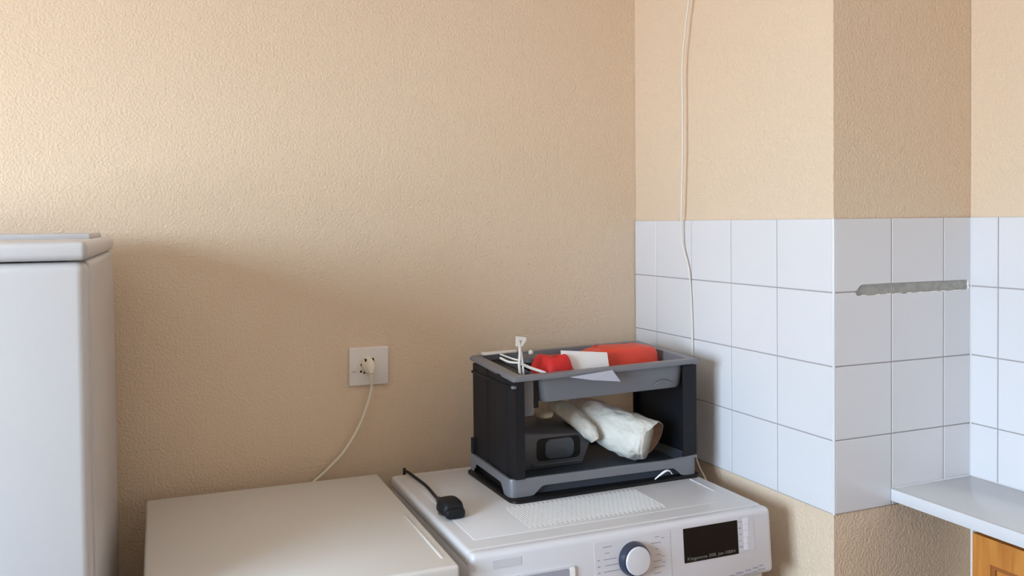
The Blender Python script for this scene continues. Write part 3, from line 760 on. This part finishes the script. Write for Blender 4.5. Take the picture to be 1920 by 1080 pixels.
# ================================================================== WORKTOP AND CABINET
YE = -2.45
wt = thing('worktop', 'narrow white laminate worktop against the tiled wall at the right', 'worktop', (0.275, -1.585, ZT - 0.5975))
obj('slab', box(0.1595 - 0.275, D - 0.0005 - 0.275, YE + 1.585, -W - 0.0008 + 1.585, 0, 0.025, bev=0.003), COUNT, wt)
obj('front_edging', box(0.155 - 0.275, 0.1593 - 0.275, YE + 1.585, -W - 0.0008 + 1.585, -0.0003, 0.0253, bev=0.0018), EDGE, wt)
obj('sealant_bead', prism([(0.0, 0.0251), (-0.0022, 0.0251), (0.0, 0.0273)], YE + 1.585, -W + 1.585 - 0.001, 'y'), EDGE, wt, smooth=0, loc=(D - 0.0006 - 0.275, 0, 0))
obj('sealant_bead', prism([(0.0, 0.0251), (-0.0022, 0.0251), (0.0, 0.0273)], -0.11, D - 0.28, 'x'), EDGE, wt, smooth=0, loc=(0, -W - 0.001 + 1.585, 0))
ZC = ZT - 0.5975
cb = thing('base_cabinet', 'orange wood base cabinet under the worktop at the lower right corner', 'cabinet', (0.28, -1.62, 0))
obj('carcass', box(0.184 - 0.28, D - 0.006 - 0.28, YE + 0.02 + 1.62, -0.8965 + 1.62, 0.10, ZC - 0.001), WOODD, cb, smooth=0)  # carcass coloured dark to stand for the shade in the gap above the doors
obj('side_edging', box(0.1645 - 0.28, 0.1835 - 0.28, -0.9000 + 1.62, -0.8965 + 1.62, 0.10, ZC - 0.002, bev=0.0006), EDGE, cb)
obj('plinth', box(0.21 - 0.28, D - 0.01 - 0.28, YE + 0.02 + 1.62, -0.90 + 1.62, 0.0, 0.0995), WOOD, cb, smooth=0)
y0 = -0.9005
for k in range(4):
    ya, yb = y0 - 0.375 * k, y0 - 0.375 * k - 0.372
    ya += 1.62; yb += 1.62
    xa, xb = 0.1635 - 0.28, 0.1832 - 0.28
    zt, zb = ZC - 0.0085, 0.11
    fr_ = 0.036
    bm = bmesh.new()
    box(xa, xb, yb, yb + fr_, zb, zt, bm); box(xa, xb, ya - fr_, ya, zb, zt, bm)
    box(xa, xb, yb + fr_, ya - fr_, zb, zb + fr_, bm); box(xa, xb, yb + fr_, ya - fr_, zt - fr_ - 0.012, zt, bm)
    dr = obj('door', bm, WOOD, cb, smooth=0)
    obj('door_panel', box(xa + 0.006, xb - 0.004, yb + fr_, ya - fr_, zb + fr_, zt - fr_ - 0.012), WOOD, dr, smooth=0)
    obj('panel_moulding', prism([(ya - fr_, zt - fr_ - 0.012), (yb + fr_, zt - fr_ - 0.012), (yb + fr_ + 0.008, zt - fr_ - 0.020), (ya - fr_ - 0.008, zt - fr_ - 0.020)], xa + 0.002, xa + 0.0058, 'x'), WOODD, dr, smooth=0)
    obj('panel_moulding', prism([(ya - fr_, zt - fr_ - 0.012), (ya - fr_ - 0.008, zt - fr_ - 0.020), (ya - fr_ - 0.008, zb + fr_ + 0.008), (ya - fr_, zb + fr_)], xa + 0.002, xa + 0.0058, 'x'), WOODD, dr, smooth=0)
    obj('door_knob', blob(xa - 0.012, yb + 0.03, zt - 0.10, 0.012, 0.012, 0.012, e=1, nu=16, nv=10), WOODD, dr, smooth=60)
